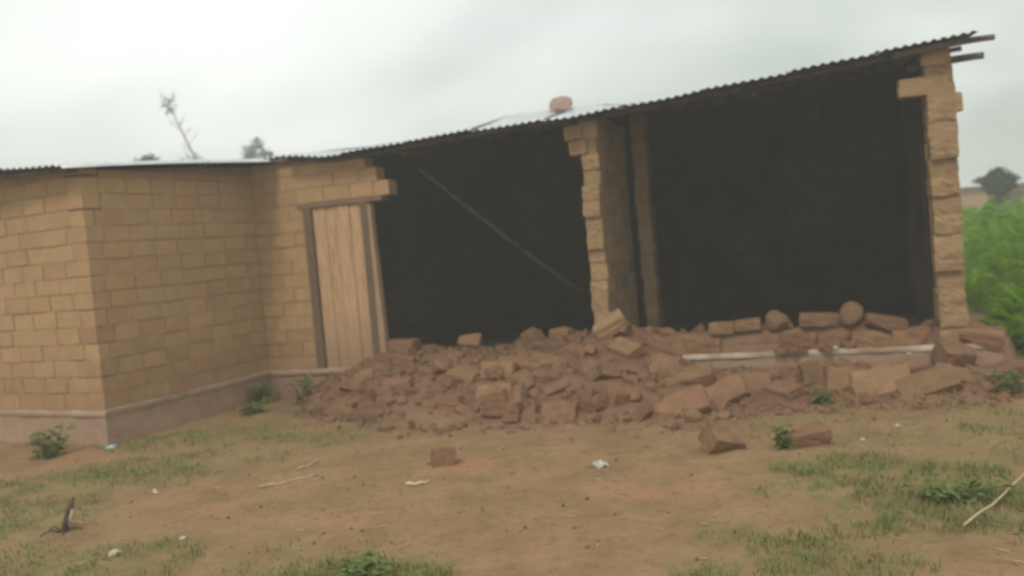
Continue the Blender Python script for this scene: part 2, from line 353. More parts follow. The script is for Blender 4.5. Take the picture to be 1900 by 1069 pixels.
def ground_material(mt):
    t = mt.node_tree; t.nodes.clear(); n = t.nodes.new; l = t.links.new
    o_ = n('ShaderNodeOutputMaterial'); bs = n('ShaderNodeBsdfPrincipled'); l(bs.outputs[0], o_.inputs['Surface'])
    bs.inputs['Roughness'].default_value = 0.97; bs.inputs['Specular IOR Level'].default_value = 0.1
    g = n('ShaderNodeNewGeometry')
    def noise(s, d=5, r=.6):
        k = n('ShaderNodeTexNoise'); k.inputs['Scale'].default_value = s; k.inputs['Detail'].default_value = d; k.inputs['Roughness'].default_value = r
        l(g.outputs['Position'], k.inputs['Vector']); return k.outputs['Fac']
    def rng_(v, a0, a1, b0=0, b1=1):
        k = n('ShaderNodeMapRange'); k.inputs['From Min'].default_value = a0; k.inputs['From Max'].default_value = a1; k.inputs['To Min'].default_value = b0; k.inputs['To Max'].default_value = b1
        l(v, k.inputs['Value']); return k.outputs[0]
    def mix(f, c, d, blend='MIX'):
        k = n('ShaderNodeMix'); k.data_type = 'RGBA'; k.blend_type = blend
        if hasattr(f, 'links') or not isinstance(f, float): l(f, k.inputs['Factor'])
        else: k.inputs['Factor'].default_value = f
        for sck, q in ((k.inputs[6], c), (k.inputs[7], d)):
            if isinstance(q, tuple): sck.default_value = (*q, 1)
            else: l(q, sck)
        return k.outputs[2]
    c = mix(rng_(noise(2.2), .35, .65), (0.238, 0.149, 0.074), (0.316, 0.205, 0.106))
    c = mix(rng_(noise(1.1, 3), .54, .68), c, (0.34, 0.182, 0.102))
    c = mix(rng_(noise(14, 4, .7), .5, .68, 0, .7), c, (0.17, 0.112, 0.056))
    c = mix(rng_(noise(45, 3, .7), .6, .75, 0, .6), c, (0.42, 0.33, 0.21))
    at = n('ShaderNodeAttribute'); at.attribute_name = 'grassy'
    gm = n('ShaderNodeMath'); gm.operation = 'MULTIPLY'; l(at.outputs['Fac'], gm.inputs[0]); l(rng_(noise(6, 5, .7), .38, .62, .1, .9), gm.inputs[1])
    c = mix(gm.outputs[0], c, mix(rng_(noise(9), .4, .6), (0.10, 0.115, 0.035), (0.2, 0.195, 0.075)))
    rd = n('ShaderNodeAttribute'); rd.attribute_name = 'redsoil'
    c = mix(rd.outputs['Fac'], c, mix(rng_(noise(6), .4, .6), (0.20, 0.12, 0.07), (0.28, 0.165, 0.1)))
    l(c, bs.inputs['Base Color'])
    b = n('ShaderNodeBump'); b.inputs['Strength'].default_value = 0.8; b.inputs['Distance'].default_value = 0.012
    l(noise(30, 6, .7), b.inputs['Height']); l(b.outputs[0], bs.inputs['Normal'])
ground_material(gmat)
me = new_mesh('ground', verts, faces, [gmat], True)
at = me.attributes.new('grassy', 'FLOAT', 'POINT'); at.data.foreach_set('value', grass_mask(GX.ravel(), GY.ravel()).astype(np.float32))
SS, TT = st(GX.ravel(), GY.ravel())
red = np.clip(1 - (np.interp(SS, TOE_S, TOE_T) - TT) / .55, 0, 1) * (SS > -2.8) * np.clip((5.2 - SS) / .6, 0, 1) * (TT < 1)
red = np.clip(red * (0.8 + .5 * fbm(GX.ravel() * 2.5, GY.ravel() * 2.5, 3)), 0, .85)
at = me.attributes.new('redsoil', 'FLOAT', 'POINT'); at.data.foreach_set('value', red.astype(np.float32))
tag(obj('ground', me), kind='structure')

# ------------------------------------------------------------------ the house
house = empty('mud_brick_house', (0.0, 9.1, 0.0), ANG)
tag(house, 'burnt mud brick house with collapsed front wall under a corrugated tin roof', 'house')
FZ = 0.295
# roof heights
ZR_S = [-6.5, -2.6, -1.94, -1.35, -.12, .83, 1.57, 2.56, 3.46, 4.22, 4.4]
ZR_Z = [2.70, 2.685, 2.61, 2.635, 2.675, 2.672, 2.715, 2.783, 2.851, 2.90, 2.91]
def roof_slope(s): return float(np.interp(s, [-2.7, -2.0, -1.0, -.6, -.2, .6, 1.2, 2.0, 4.4], [.118, .13, .115, .118, .122, .122, .12, .112, .112]))
def roof_bulge(s): return float(np.interp(s, [-.75, -.3, .5, 1.0, 1.7], [0, .115, .115, .04, 0]))
def roof_z(s, t): return float(np.interp(s, ZR_S, ZR_Z)) + roof_slope(s) * (t + .2) + roof_bulge(s) * max(0.0, min(t + .2, 1.1))
def wing_z(s, t): return float(np.interp(s, [-6.5, -4.18, -3.25, -2.6], [2.68, 2.60, 2.555, 2.545])) + .061 * (t + 2.4)

def outline_prism(name, pts, z0, z1, mat, jit=0.0, step=0.12, parent=house):
    P = []
    for i in range(len(pts)):
        p, q = Vector(pts[i]), Vector(pts[(i + 1) % len(pts)]); k = max(1, int((q - p).length / step))
        for j in range(k):
            w = p.lerp(q, j / k); P.append((w.x + random.uniform(-jit, jit), w.y + random.uniform(-jit, jit)))
    n = len(P); bev = 0.012
    c = Vector((sum(p[0] for p in P) / n, sum(p[1] for p in P) / n))
    V = [(x, y, z0) for x, y in P] + [(x, y, z1 - bev) for x, y in P] + [(x + (c.x - x) * .003, y + (c.y - y) * .003, z1 + random.uniform(-jit, jit) * .3) for x, y in P]
    F = [(i, (i + 1) % n, n + (i + 1) % n, n + i) for i in range(n)] + [(n + i, n + (i + 1) % n, 2 * n + (i + 1) % n, 2 * n + i) for i in range(n)] + [tuple(range(2 * n, 3 * n))]
    return obj(name, new_mesh(name, V, F, [mat]), parent)
plinth = outline_prism('plinth', [(-6.2, -1.917), (-3.256, -2.252), (-3.0, -.05), (4.42, -.05), (4.42, 4.85), (-6.2, 4.85)], -.2, FZ - .042, M['plinth'], .006)
screed = outline_prism('screed_edge', [(-6.21, -1.935), (-3.238, -2.272), (-2.985, -.068), (4.435, -.068), (4.435, 4.86), (-6.21, 4.86)], FZ - .04, FZ, M['screed'], .010)
screed.data.materials.append(M['cap'])
for q in screed.data.polygons:
    if q.center.x < -1.6 and len(q.vertices) < 6: q.material_index = 1
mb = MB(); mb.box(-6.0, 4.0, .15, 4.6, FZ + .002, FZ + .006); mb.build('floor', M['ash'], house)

def wall(name, origin, yaw, courses, thick, bmat='brick', core='mortar', obj_limit=None, end_mat=None, end_len=.3, end_min=-1e9):
    """courses: (z0, z1, x0, x1). Bricks whose middle lies within obj_limit=(a, b) are objects; the others join one part."""
    cm = MB()
    for (z0, z1, x0, x1) in courses:
        if x1 - x0 > .08: cm.box(x0 + .012, x1 - .012, .0095, thick - .0095, z0, z1)
    w = cm.build(name, M[core], house, loc=(origin[0], origin[1], 0), rot=(0, 0, yaw))
    rest = MB(); left_over = 0
    for ci, (z0, z1, x0, x1) in enumerate(courses):
        h = z1 - z0
        x = x0 - (BL + .012) * (random.uniform(.42, .58) if ci % 2 else random.uniform(0, .06))
        while x < x1 - .03:
            L_ = BL * random.uniform(.9, 1.08)
            a0, a1 = max(x, x0), min(x + L_, x1)
            x += L_ + random.uniform(.004, .012)
            if x1 - x < .09 and x1 - x > -.02 : a1 = x1; x = x1 + 1
            if a1 - a0 < .05: continue
            mid = (a0 + a1) / 2
            is_obj = obj_limit is None or obj_limit[0] <= mid <= obj_limit[1]
            bm_ = 'brick_low' if (bmat == 'brick' and z0 < FZ + .16 + .5 * random.random() ** 2.5) else bmat
            mk = end_mat if (end_mat and mid - x0 < end_len and x0 < end_min) else bm_
            loc = (mid + random.uniform(-.002, .002), thick / 2 + random.uniform(-.003, .003), z0 + h / 2)
            rot = (random.uniform(-.012, .012), random.uniform(-.014, .014), random.uniform(-.012, .012))
            sc = ((a1 - a0) / BL, thick / BT * random.uniform(.98, 1.02), (h - random.uniform(.003, .009)) / BH)
            if is_obj:
                
                if mk == 'brick_end':
                    loc = (loc[0] + random.uniform(-.012, .008), loc[1] + random.uniform(-.012, .012), loc[2]); rot = tuple(2 * q for q in rot); sc = (sc[0] * 1.04, sc[1] * 1.05, sc[2] * 1.07)
                    obj('brick', random.choice(RUB['brick_end']), w, loc, rot, sc)
                else:
                    obj('brick', random.choice(BRICKS[mk]), w, loc, rot, sc)
            else:
                mm = random.choice(BRICKS['brick']); T = Matrix.LocRotScale(Vector(loc), Euler(rot), Vector(sc))
                rest.add([T @ v.co for v in mm.vertices], [tuple(p.vertices) for p in mm.polygons]); left_over += 1
    if left_over:
        rm = M['soot'] if core == 'mortar_soot' or bmat == 'brick_part' else M[bmat]
        tag(rest.build('brickwork', rm, w), kind='stuff')
    return w
def courses(z0, top, ch, fx0, fx1):
    """fx0/fx1 give the ends of a course from its index and height; top(x) the wall head"""
    out_ = []; z = z0; i = 0
    while True:
        zn = z + ch * random.uniform(.97, 1.03)
        if zn > top - .05: zn = top
        out_.append((z, zn, fx0(i, z), fx1(i, z)))
        if zn >= top: break
        z = zn; i += 1
    return out_
CH = 0.156
# wing front
YW = math.atan2(.25, 2.2)
wall('wall', (-3.3 - 2.8 * math.cos(YW), -2.2 + 2.8 * math.sin(YW)), -YW, courses(FZ, wing_z(-4, -2.1) - .035, CH, lambda i, z: 0, lambda i, z: 2.8 - (.197 if i % 2 else 0) + random.uniform(-.004, .004)), .2, obj_limit=(1.15, 9))
# wing side, running back to the door wall
yaw_r = math.atan2(2.2, .25); lr = math.hypot(2.2, .25)
cs = courses(FZ, wing_z(-3.2, -2.2) - .03, CH, lambda i, z: (0 if i % 2 else .199) + random.uniform(-.004, .004), lambda i, z: lr + .1)
wall('wall', (-3.3, -2.2), yaw_r, cs, .2)
mb = MB(); zt = cs[-1][1]; mb.add([(0.3, .02, zt), (lr + .1, .02, zt), (lr + .1, .02, zt + .11), (.3, .18, zt), (lr + .1, .18, zt), (lr + .1, .18, zt + .11)], [(0, 1, 2), (3, 5, 4), (0, 2, 5, 3), (1, 4, 5, 2)])
mb.build('wall_head', M['mortar'], house, loc=(-3.3, -2.2, 0), rot=(0, 0, yaw_r))
# wall with the door: left of the frame, then over the lintel with a stepped broken end
dc = []
z = FZ; zs = [FZ + (2.148 - FZ) / 12 * k for k in range(13)]
for i in range(12): dc.append((zs[i], zs[i + 1], 0, .66 + random.uniform(-.008, .004)))
dc += [(2.148, 2.31, 0, 1.74), (2.31, 2.465, 0, 1.61), (2.465, 2.585, 0, 1.48), (2.585, 2.645, 0, .9)]
wall('wall', (-3.045, 0.0), 0, dc, .2)
# partition stub with its broken end towards the viewer, doorway, rest of the partition
pt = courses(FZ, roof_z(1.0, .3) - .06, CH, lambda i, z: random.choice([-.02, .0, .025, .05]), lambda i, z: 1.36)
pw = wall('wall', (1.0, 0.0), R(90), pt, .165, 'brick_part', obj_limit=(-1, 1.4), end_mat='brick_end', end_len=.2, end_min=1)
wall('wall', (1.0, 2.55), R(90), courses(FZ, roof_z(1.0, 2.6) - .08, CH, lambda i, z: random.uniform(-.015, .02), lambda i, z: .32), .165, 'brick_part', end_mat='brick_end', end_len=.2, end_min=1)
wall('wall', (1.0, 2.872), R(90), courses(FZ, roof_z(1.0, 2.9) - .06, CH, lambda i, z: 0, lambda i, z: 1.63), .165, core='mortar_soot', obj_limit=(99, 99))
for zc, yy in ((2.40, .18), (2.55, .22)):
    obj('brick', random.choice(RUB['brick_end']), pw, (.1, yy, zc), (0, .05, R(84)), (.62, .9, 1))
# gable wall on the right with its broken end; the courses under the eave overhang
def gx0(i, z): return random.uniform(-.02, .04)
gc = courses(FZ, roof_z(4.1, .1) - .07, .163, gx0, lambda i, z: 4.6)
gw = wall('wall', (4.18, 0.0), R(90), gc, .22, 'brick_end', core='mortar', obj_limit=(-1, .33))
obj('brick', RUB['brick_end'][2], gw, (.075, .235, 2.555), (.03, -.02, R(92)), (1.3, .85, 1.1))
obj('brick', RUB['brick_end'][5], gw, (.06, .055, 2.39), (.02, .03, R(90)), (.78, .7, 1.15))
# sooted back wall and the wing's far side
bw = courses(FZ, roof_z(0, 4.5) - .06, CH, lambda i, z: 0, lambda i, z: 10.2)
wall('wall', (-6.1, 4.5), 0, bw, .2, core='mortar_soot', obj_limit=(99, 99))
mb = MB(); q0 = roof_z(0, 4.5) - .07
for k in range(40):
    a0, a1 = -6.0 + .255 * k, -6.0 + .255 * (k + 1); h0, h1 = max(roof_z(a0, 4.6) - .03, q0 + .002), max(roof_z(a1, 4.6) - .03, q0 + .002)
    mb.add([(a0, 4.51, q0), (a1, 4.51, q0), (a1, 4.69, q0), (a0, 4.69, q0), (a0, 4.51, h0), (a1, 4.51, h1), (a1, 4.69, h1), (a0, 4.69, h0)], [(4, 5, 6, 7), (0, 1, 5, 4), (2, 3, 7, 6)])
mb.build('wall_head', M['soot'], house)
wall('wall', (-6.1, -2.0), R(90), courses(FZ, 2.6, CH, lambda i, z: 0, lambda i, z: 6.5), .2, obj_limit=(99, 99))
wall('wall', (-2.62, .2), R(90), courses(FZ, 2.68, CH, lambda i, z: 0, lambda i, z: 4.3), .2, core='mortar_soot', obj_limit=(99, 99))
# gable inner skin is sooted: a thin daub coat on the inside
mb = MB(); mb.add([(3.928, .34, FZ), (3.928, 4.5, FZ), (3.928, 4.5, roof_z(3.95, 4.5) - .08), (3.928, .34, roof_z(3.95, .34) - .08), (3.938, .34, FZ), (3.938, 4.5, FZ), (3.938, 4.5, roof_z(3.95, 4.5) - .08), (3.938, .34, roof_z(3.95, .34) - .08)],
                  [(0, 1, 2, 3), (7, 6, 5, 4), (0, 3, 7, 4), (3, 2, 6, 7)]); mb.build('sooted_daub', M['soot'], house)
# lowest course of the fallen front wall still standing on the slab
sc_ = []
x = 1.12
stump = MB(); stump.box(1.1, 3.9, .02, .18, FZ + .001, FZ + .09)
sw = stump.build('wall', M['earth'], house)
while x < 3.85:
    L_ = BL * random.uniform(.8, 1.1)
    if random.random() < .86:
        obj('brick', random.choice(RUB['rub_b'] + RUB['rub_a'][:3]), sw, (x + L_ / 2, .085 + random.uniform(-.012, .012), FZ + .075), (random.uniform(-.04, .04), random.uniform(-.05, .05), random.uniform(-.06, .06)), (L_ / BL * 1.04, 1, 1.06))
    x += L_ + .012

# door frame, lintel, planked door
mb = MB(); mb.box(-2.46, -1.40, -.012, .16, 2.098, 2.145); mb.build('lintel', M['lintel'], house)
mb = MB(); mb.box(-2.385, -2.285, -.02, .09, FZ, 2.096); mb.build('door_post', M['frame'], house)
mb = MB(); mb.add([(-1.668, -.02, .2), (-1.575, -.02, .2), (-1.575, .09, .2), (-1.668, .09, .2), (-1.66, -.02, 2.096), (-1.565, -.02, 2.096), (-1.565, .09, 2.096), (-1.66, .09, 2.096)],
                  [(0, 3, 2, 1), (4, 5, 6, 7), (0, 1, 5, 4), (1, 2, 6, 5), (2, 3, 7, 6), (3, 0, 4, 7)]); mb.build('door_post', M['frame'], house)
mb = MB(); mb.add([(-1.573, -.03, .2), (-1.49, -.03, .2), (-1.49, .06, .2), (-1.573, .06, .2), (-1.563, -.03, 2.07), (-1.535, -.03, 2.07), (-1.535, .06, 2.07), (-1.563, .06, 2.07)],
                  [(0, 3, 2, 1), (4, 5, 6, 7), (0, 1, 5, 4), (1, 2, 6, 5), (2, 3, 7, 6), (3, 0, 4, 7)]); mb.build('jamb_board', M['frame_pale'], house)
mb = MB(); mb.box(-2.27, -1.68, .045, .075, .5, .6); mb.box(-2.27, -1.68, .045, .075, 1.7, 1.8)
door = mb.build('door', M['frame_pale'], house)
x = -2.28
for w_, dy in ((.155, .0), (.13, .006), (.165, -.004), (.148, .004)):
    m2 = MB(); b_ = .004
    for (q0, q1, y0) in ((x, x + w_, .018 + dy),):
        m2.add([(q0, y0 + b_, .26), (q0 + b_, y0, .26), (q1 - b_, y0, .26), (q1, y0 + b_, .26), (q1, y0 + .024, .26), (q0, y0 + .024, .26),
                (q0, y0 + b_, 2.09), (q0 + b_, y0, 2.09), (q1 - b_, y0, 2.09), (q1, y0 + b_, 2.09), (q1, y0 + .024, 2.09), (q0, y0 + .024, 2.09)],
               [(0, 1, 7, 6), (1, 2, 8, 7), (2, 3, 9, 8), (3, 4, 10, 9), (4, 5, 11, 10), (5, 0, 6, 11), (6, 7, 8, 9, 10, 11), (5, 4, 3, 2, 1, 0)])
    m2.build('plank', M['plank'], door); x += w_ + .0035

# roof: poles under it, sheets over it
mb = MB(); mb.box(-2.0, -1.99, 2.2, 2.21, roof_z(-2, 2.2) - .012, roof_z(-2, 2.2) - .004)
roof = mb.build('roof', M['zinc'], house)
def pole(name, s0, s1, t, dz, rad, mat, parent=roof, n=14, zf=roof_z):
    m2 = MB(); pts = []; rr = []
    for i in range(n):
        s = s0 + (s1 - s0) * i / (n - 1); pts.append((s, t + .012 * math.sin(s * 3 + t), zf(s, t) - dz + .006 * math.sin(s * 5))); rr.append(rad * (1.1 - .25 * i / n))
    m2.tube(pts, rr, 8); return m2.build(name, mat, parent, smooth=True)
pole('purlin', 3.7, 4.5, -.08, .045, .030, M['pole'])
pole('purlin', -2.9, 3.75, -.02, .045, .028, M['charpole'])
pole('purlin', 3.85, 4.47, .30, .17, .036, M['pole'], n=8)
for t_ in (1.2, 2.4, 3.6, 4.4): pole('purlin', -6.0, 4.42, t_, .045, .03, M['charpole'], n=24)
for s_ in (-1.2, .35, 2.5):
    m2 = MB(); pts = [(s_ + .01 * math.sin(t_ * 4), t_, roof_z(s_, t_) - .105) for t_ in np.linspace(.2, 4.5, 8)]
    m2.tube(pts, [.035] * 8, 8); m2.build('rafter', M['charpole'], roof, smooth=True)

PITCHC = 0.076
HOLES = [(-.985, .42), (.47, .55), (2.86, .55)]
def sheet(f0, f1, b0, b1, t0, t1, zf, lift=0.0, curl=0.0, rows=7, tilt=0.0, drop=0.0):
    n = int(round((f1 - f0) / PITCHC)) * 6
    V = []; F = []; MI = []
    jag = [random.uniform(-.012, .012) for _ in range(n // 6 + 2)]
    for layer in (0, 1):
        for r_ in range(rows + 1):
            k = r_ / rows
            for c_ in range(n + 1):
                w = c_ / n
                s = (f0 + (f1 - f0) * w) * (1 - k) + (b0 + (b1 - b0) * w) * k
                t = t0 + (t1 - t0) * k + tilt * (w - .5) * (1 - k)
                z = zf(s, t) + lift + curl * (1 - k) ** 2 * (abs(w - .5) * 2) ** 2 + .0095 * math.cos(c_ / 6 * 2 * math.pi)
                z -= drop * max(0.0, (w - .8) / .2) ** 2
                z += .008 * math.sin(3 * w + 5 * k + f0 * 7)
                V.append((s, t, z - (.0025 if layer else 0)))
    lay = (rows + 1) * (n + 1)
    for r_ in range(rows):
        for c_ in range(n):
            i = r_ * (n + 1) + c_
            q = (i, i + 1, i + n + 2, i + n + 1)
            c = V[i]
            if any(abs(c[0] - hs) < .05 and abs(c[1] - ht) < .16 for hs, ht in HOLES) and rows > 20: continue
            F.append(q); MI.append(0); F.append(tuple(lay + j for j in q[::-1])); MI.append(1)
    for c_ in range(n):
        F.append((c_, lay + c_, lay + c_ + 1, c_ + 1)); MI.append(0)
    for r_ in range(rows):
        i = r_ * (n + 1); F.append((i, i + n + 1, lay + i + n + 1, lay + i)); MI.append(0)
        i = r_ * (n + 1) + n; F.append((i, lay + i, lay + i + n + 1, i + n + 1)); MI.append(0)
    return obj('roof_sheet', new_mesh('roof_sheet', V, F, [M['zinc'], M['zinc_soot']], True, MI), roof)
# main slope, two rows
W = PITCHC * 10
s = -6.3; k = 0
while s < 4.3:
    w_ = W if s + W < 4.5 else 4.36 - s
    if 4.36 - s < W * 1.25: w_ = 4.36 - s
    front = -.235 + random.uniform(-.02, .02) if s > -2.9 else -.05
    sheet(s, s + w_ + .035, s, s + w_ + .035, front, 2.5, roof_z, lift=.004 * (k % 2) + random.uniform(0, .008), curl=random.uniform(-.006, .012), tilt=random.uniform(-.02, .02), rows=8)
    sheet(s, s + w_ + .035, s, s + w_ + .035, 2.35, 4.95, roof_z, lift=.016 + .004 * (k % 2) + random.uniform(0, .01), rows=5)
    s += w_; k += 1
    if s > 4.2: break
# wing slope; its last sheet runs askew over the inner corner
for (f0, f1, b0, b1) in ((-6.25, -5.49, -6.25, -5.49), (-5.52, -4.76, -5.50, -4.70), (-4.79, -4.03, -4.72, -3.72), (-4.06, -3.215, -3.76, -2.62)):
    sheet(f0, f1, b0, b1, -2.43 + random.uniform(-.015, .015), .06, wing_z, lift=random.uniform(0, .008), rows=6, drop=.045 if f1 > -3.3 else 0)
pole('purlin', -6.1, -3.25, -2.28, .045, .03, M['charpole'], zf=wing_z)
# ------------------------------------------------------------------ rubble
ms = np.arange(-2.8, 4.72, .04); mt_ = np.arange(-2.0, 1.5, .04)
S_, T_ = np.meshgrid(ms, mt_); Z_ = mound_z(S_, T_)
edge = np.minimum(np.minimum(S_ - ms[0], ms[-1] - S_), np.minimum(T_ - mt_[0], mt_[-1] - T_))
Z_ = np.where(edge < .03, -.08, Z_)
X_, Y_ = xy(S_, T_)
I = np.arange(S_.size).reshape(S_.shape)
faces = np.stack([I[:-1, :-1].ravel(), I[:-1, 1:].ravel(), I[1:, 1:].ravel(), I[1:, :-1].ravel()], 1)
mo = obj('rubble_mound', new_mesh('rubble_mound', np.stack([X_.ravel(), Y_.ravel(), Z_.ravel()], 1), faces, [M['earth']], True))
tag(mo, 'reddish brown crumbled earth heaped where the front wall fell', 'rubble', kind='stuff')

def place_brick(s, t, yaw, tx, ty, sc, tone, sink=.35, label=None, group=None, z=None, mesh=None, name='fallen_brick', cat='brick'):
    x, y = xy(s, t); zz = float(surf_z(x, y)) if z is None else z
    me = mesh or random.choice(RUB[tone])
    o = obj(name, me, None, (float(x), float(y), zz + BH * sc[2] * (.5 - sink)), (R(tx), R(ty), R(yaw) + ANG), sc)
    tag(o, label, cat, group); return o
# bricks one can pick out, as they lie
named = [
 (-1.81, -.95, 40, 5, 10, (.75, 1, .9), 'rub_b', .3, 'brown broken brick at the far left foot of the rubble, near the plinth'),
 (-1.35, -1.26, 15, -8, 5, (.8, 1.1, .9), 'rub_a', .35, 'tan half brick at the foot of the rubble below the door'),
 (-.98, -1.40, -5, 6, 3, (1.05, 1, .95), 'rub_b', .35, 'reddish brick lying flat at the rubble foot, right of the door'),
 (-.95, -.92, 70, 12, -8, (.8, .9, 1), 'rub_a', .4, 'tan broken brick on end-slope halfway up the rubble right of the door'),
 (-1.38, -.25, 10, 0, 6, (.8, 1, .9), 'rub_b', .2, 'red brown brick lying against the foot of the door frame'),
 (-.26, -1.34, 8, -10, -4, (1.15, 1, .8), 'rub_b', .4, 'long flat brick at the lower edge of the heap, under the dark left room'),
 (-.25, -.88, -12, 15, 10, (1.0, 1, .85), 'rub_a', .3, 'yellowish tilted brick in the middle of the left rubble slope'),
 (.08, -.80, 4, 62, 2, (1.05, .9, 1), 'rub_a', .2, 'tan brick tipped on edge facing front, uppermost of the pair left of centre'),
 (.20, -1.22, 6, 55, -3, (1.05, 1.0, 1), 'rub_a', .25, 'orange tan brick tipped on edge, lower of the pair left of centre'),
 (.40, -1.02, -20, 10, 30, (.7, 1, 1.1), 'rub_a', .25, 'stubby half brick just right of the two tipped tan bricks'),
 (.34, -1.43, 2, -12, 2, (1.15, 1.1, .8), 'rub_b', .35, 'pinkish flat brick at the heap foot below the two tipped bricks'),
 (.87, -1.50, 5, 50, 0, (1.0, 1, 1), 'rub_b', .3, 'squarish brown brick set on edge at the heap foot below the brick pier'),
 (.57, -.93, 30, 15, 10, (.8, .9, .9), 'rub_b', .3, 'dark brown brick in a hollow of the slope below the pier'),
 (1.14, -1.40, -25, 8, -14, (.9, 1, .9), 'rub_b', .3, 'reddish brick at the heap foot, right of the squarish one'),
 (1.36, -1.30, 50, 18, 12, (.9, 1, 1), 'rub_b', .3, 'brown tumbled brick left of the long leaning slabs'),
 (1.61, -.62, 10, 40, 12, (.85, 1.2, 1.1), 'rub_a', .2, 'rounded tan brick chunk high on the slope left of the white slab edge'),
 (1.24, -.48, -30, 20, 15, (.9, 1, 1), 'rub_b', .25, 'brown brick lying below the tilted pale block at the pier'),
 (1.86, -.74, 4, 20, -8, (1.35, 1.1, 1.0), 'rub_a', .15, 'long tan brick just below the left end of the white slab edge'),
 (1.88, -1.42, 8, 48, -20, (1.5, 1.15, .95), 'rub_b', .15, 'long brown slab leaning in front of the heap, left of its twin'),
 (2.19, -1.12, 6, 45, -22, (1.3, 1.1, .95), 'rub_b', .15, 'dark brown slab leaning in front of the heap, right of its twin'),
 (2.39, -.80, 3, 55, 6, (1.0, 1, 1), 'rub_b', .2, 'pinkish brown brick on edge behind the dark leaning slab'),
 (2.64, -.88, -35, 12, 8, (.85, 1, .9), 'rub_b', .3, 'dull brown low brick between the leaning slabs and the upright brick'),
 (2.88, -.60, 2, 78, 80, (1.0, .85, .95), 'rub_a', .05, 'orange tan brick standing upright below the white slab edge'),
 (3.15, -.60, -4, 60, 4, (.95, 1.1, 1), 'rub_b', .15, 'squarish red brown brick right of the upright brick'),
 (3.42, -.74, 6, 50, -6, (1.5, 1.25, 1), 'rub_a', .15, 'large tan block at the front, left of the tilted golden brick'),
 (3.58, -.34, 3, 15, -6, (1.45, 1, .8), 'rub_b', .1, 'flat brown brick lying behind the large tan block'),
 (3.76, -.80, 8, 42, -16, (1.5, 1.1, .95), 'rub_a', .15, 'golden tan brick tilted up to the right at the front of the row'),
 (4.00, -.54, -8, 20, 16, (1.2, 1, .9), 'rub_b', .2, 'reddish brick sloping down to the right beside the golden brick'),
 (4.03, -.16, 20, 25, 10, (.85, 1.3, 1.45), 'rub_b', .1, 'big rounded dark brown chunk against the slab edge below the right pier'),
 (4.30, -.30, -10, 10, -12, (1.15, 1.1, 1.1), 'rub_b', .35, 'bulky brown block at the right end of the slab edge'),
 (4.24, -.42, 15, 12, 20, (1.1, .9, .8), 'rub_b', .2, 'low reddish brick in front of the bulky block'),
 (4.55, -.10, 30, 8, 0, (1.0, 1, 1.2), 'rub_b', .1, 'brown block farthest right in the rubble, at the picture edge'),
 # along the top of the fallen wall
 (-1.30, .02, 3, 0, 3, (1.0, 1, 1.0), 'rub_b', .1, 'red brown brick on the rubble crest just right of the door frame'),
 (-.56, .08, 12, 35, 10, (.75, 1, 1.1), 'rub_b', .1, 'brown chunk standing alone on the crest before the dark left room'),
 (.16, .10, 15, 30, 62, (.75, .9, 1), 'rub_a', .15, 'pointed tan fragment on the crest left of the pier'),
 (.48, .06, -10, 4, 6, (.7, .9, .7), 'rub_a', .2, 'small pale fragment on the crest between the pointed one and the pier'),
 (1.03, -.14, 12, 20, -28, (1.05, 1, .95), 'brick_end', -.25, 'pale tan block tilted against the foot of the middle pier'),
 (1.10, -.10, -6, 50, 6, (.7, .8, 1), 'rub_b', .0, 'brown half brick propping up the tilted pale block'),
 (2.07, .10, 2, 0, 1, (.78, 1, .75), 'rub_a', .1, 'squared tan half brick on the crest, left of the white line middle'),
 (2.31, .10, 4, 0, -4, (.78, 1, .7), 'rub_a', .15, 'second squared tan brick on the crest, beside the rounded lump'),
 (2.95, .10, 4, 0, 3, (1.1, 1, .8), 'rub_b', .1, 'low brown brick on the crest between the two rounded lumps'),
 (3.52, .08, 10, 5, 12, (1.1, 1, .8), 'rub_b', .25, 'brown brick sloping down the crest right of the big lump'),
 (4.28, .02, -12, 8, 10, (1.1, 1, .9), 'rub_b', .25, 'reddish brick heaped against the foot of the right pier'),
]
GN = 'fallen bricks one can pick out in the rubble'
for (s, t, yaw, tx, ty, sc, tone, sink, lab) in named:
    place_brick(s, t, yaw, tx, ty, sc, tone, sink + (.17 if t < -.2 else 0), lab, GN)
for i, (s, t, w, h, lab, mk) in enumerate(((2.58, .1, .23, .24, 'rounded orange brown lump on the crest, left of the two lumps', 'rub_a'), (3.24, .09, .33, .27, 'larger rounded olive tan lump on the crest, right of the two lumps', 'rub_a'))):
    x, y = xy(s, t); o = obj('earth_lump', lump_mesh(40 + i, M[mk], 1, 2), None, (float(x), float(y), float(surf_z(x, y)) + h * .25), (0, 0, i), (w, .24, h)); tag(o, lab, 'lump', 'rounded lumps on the fallen wall crest')
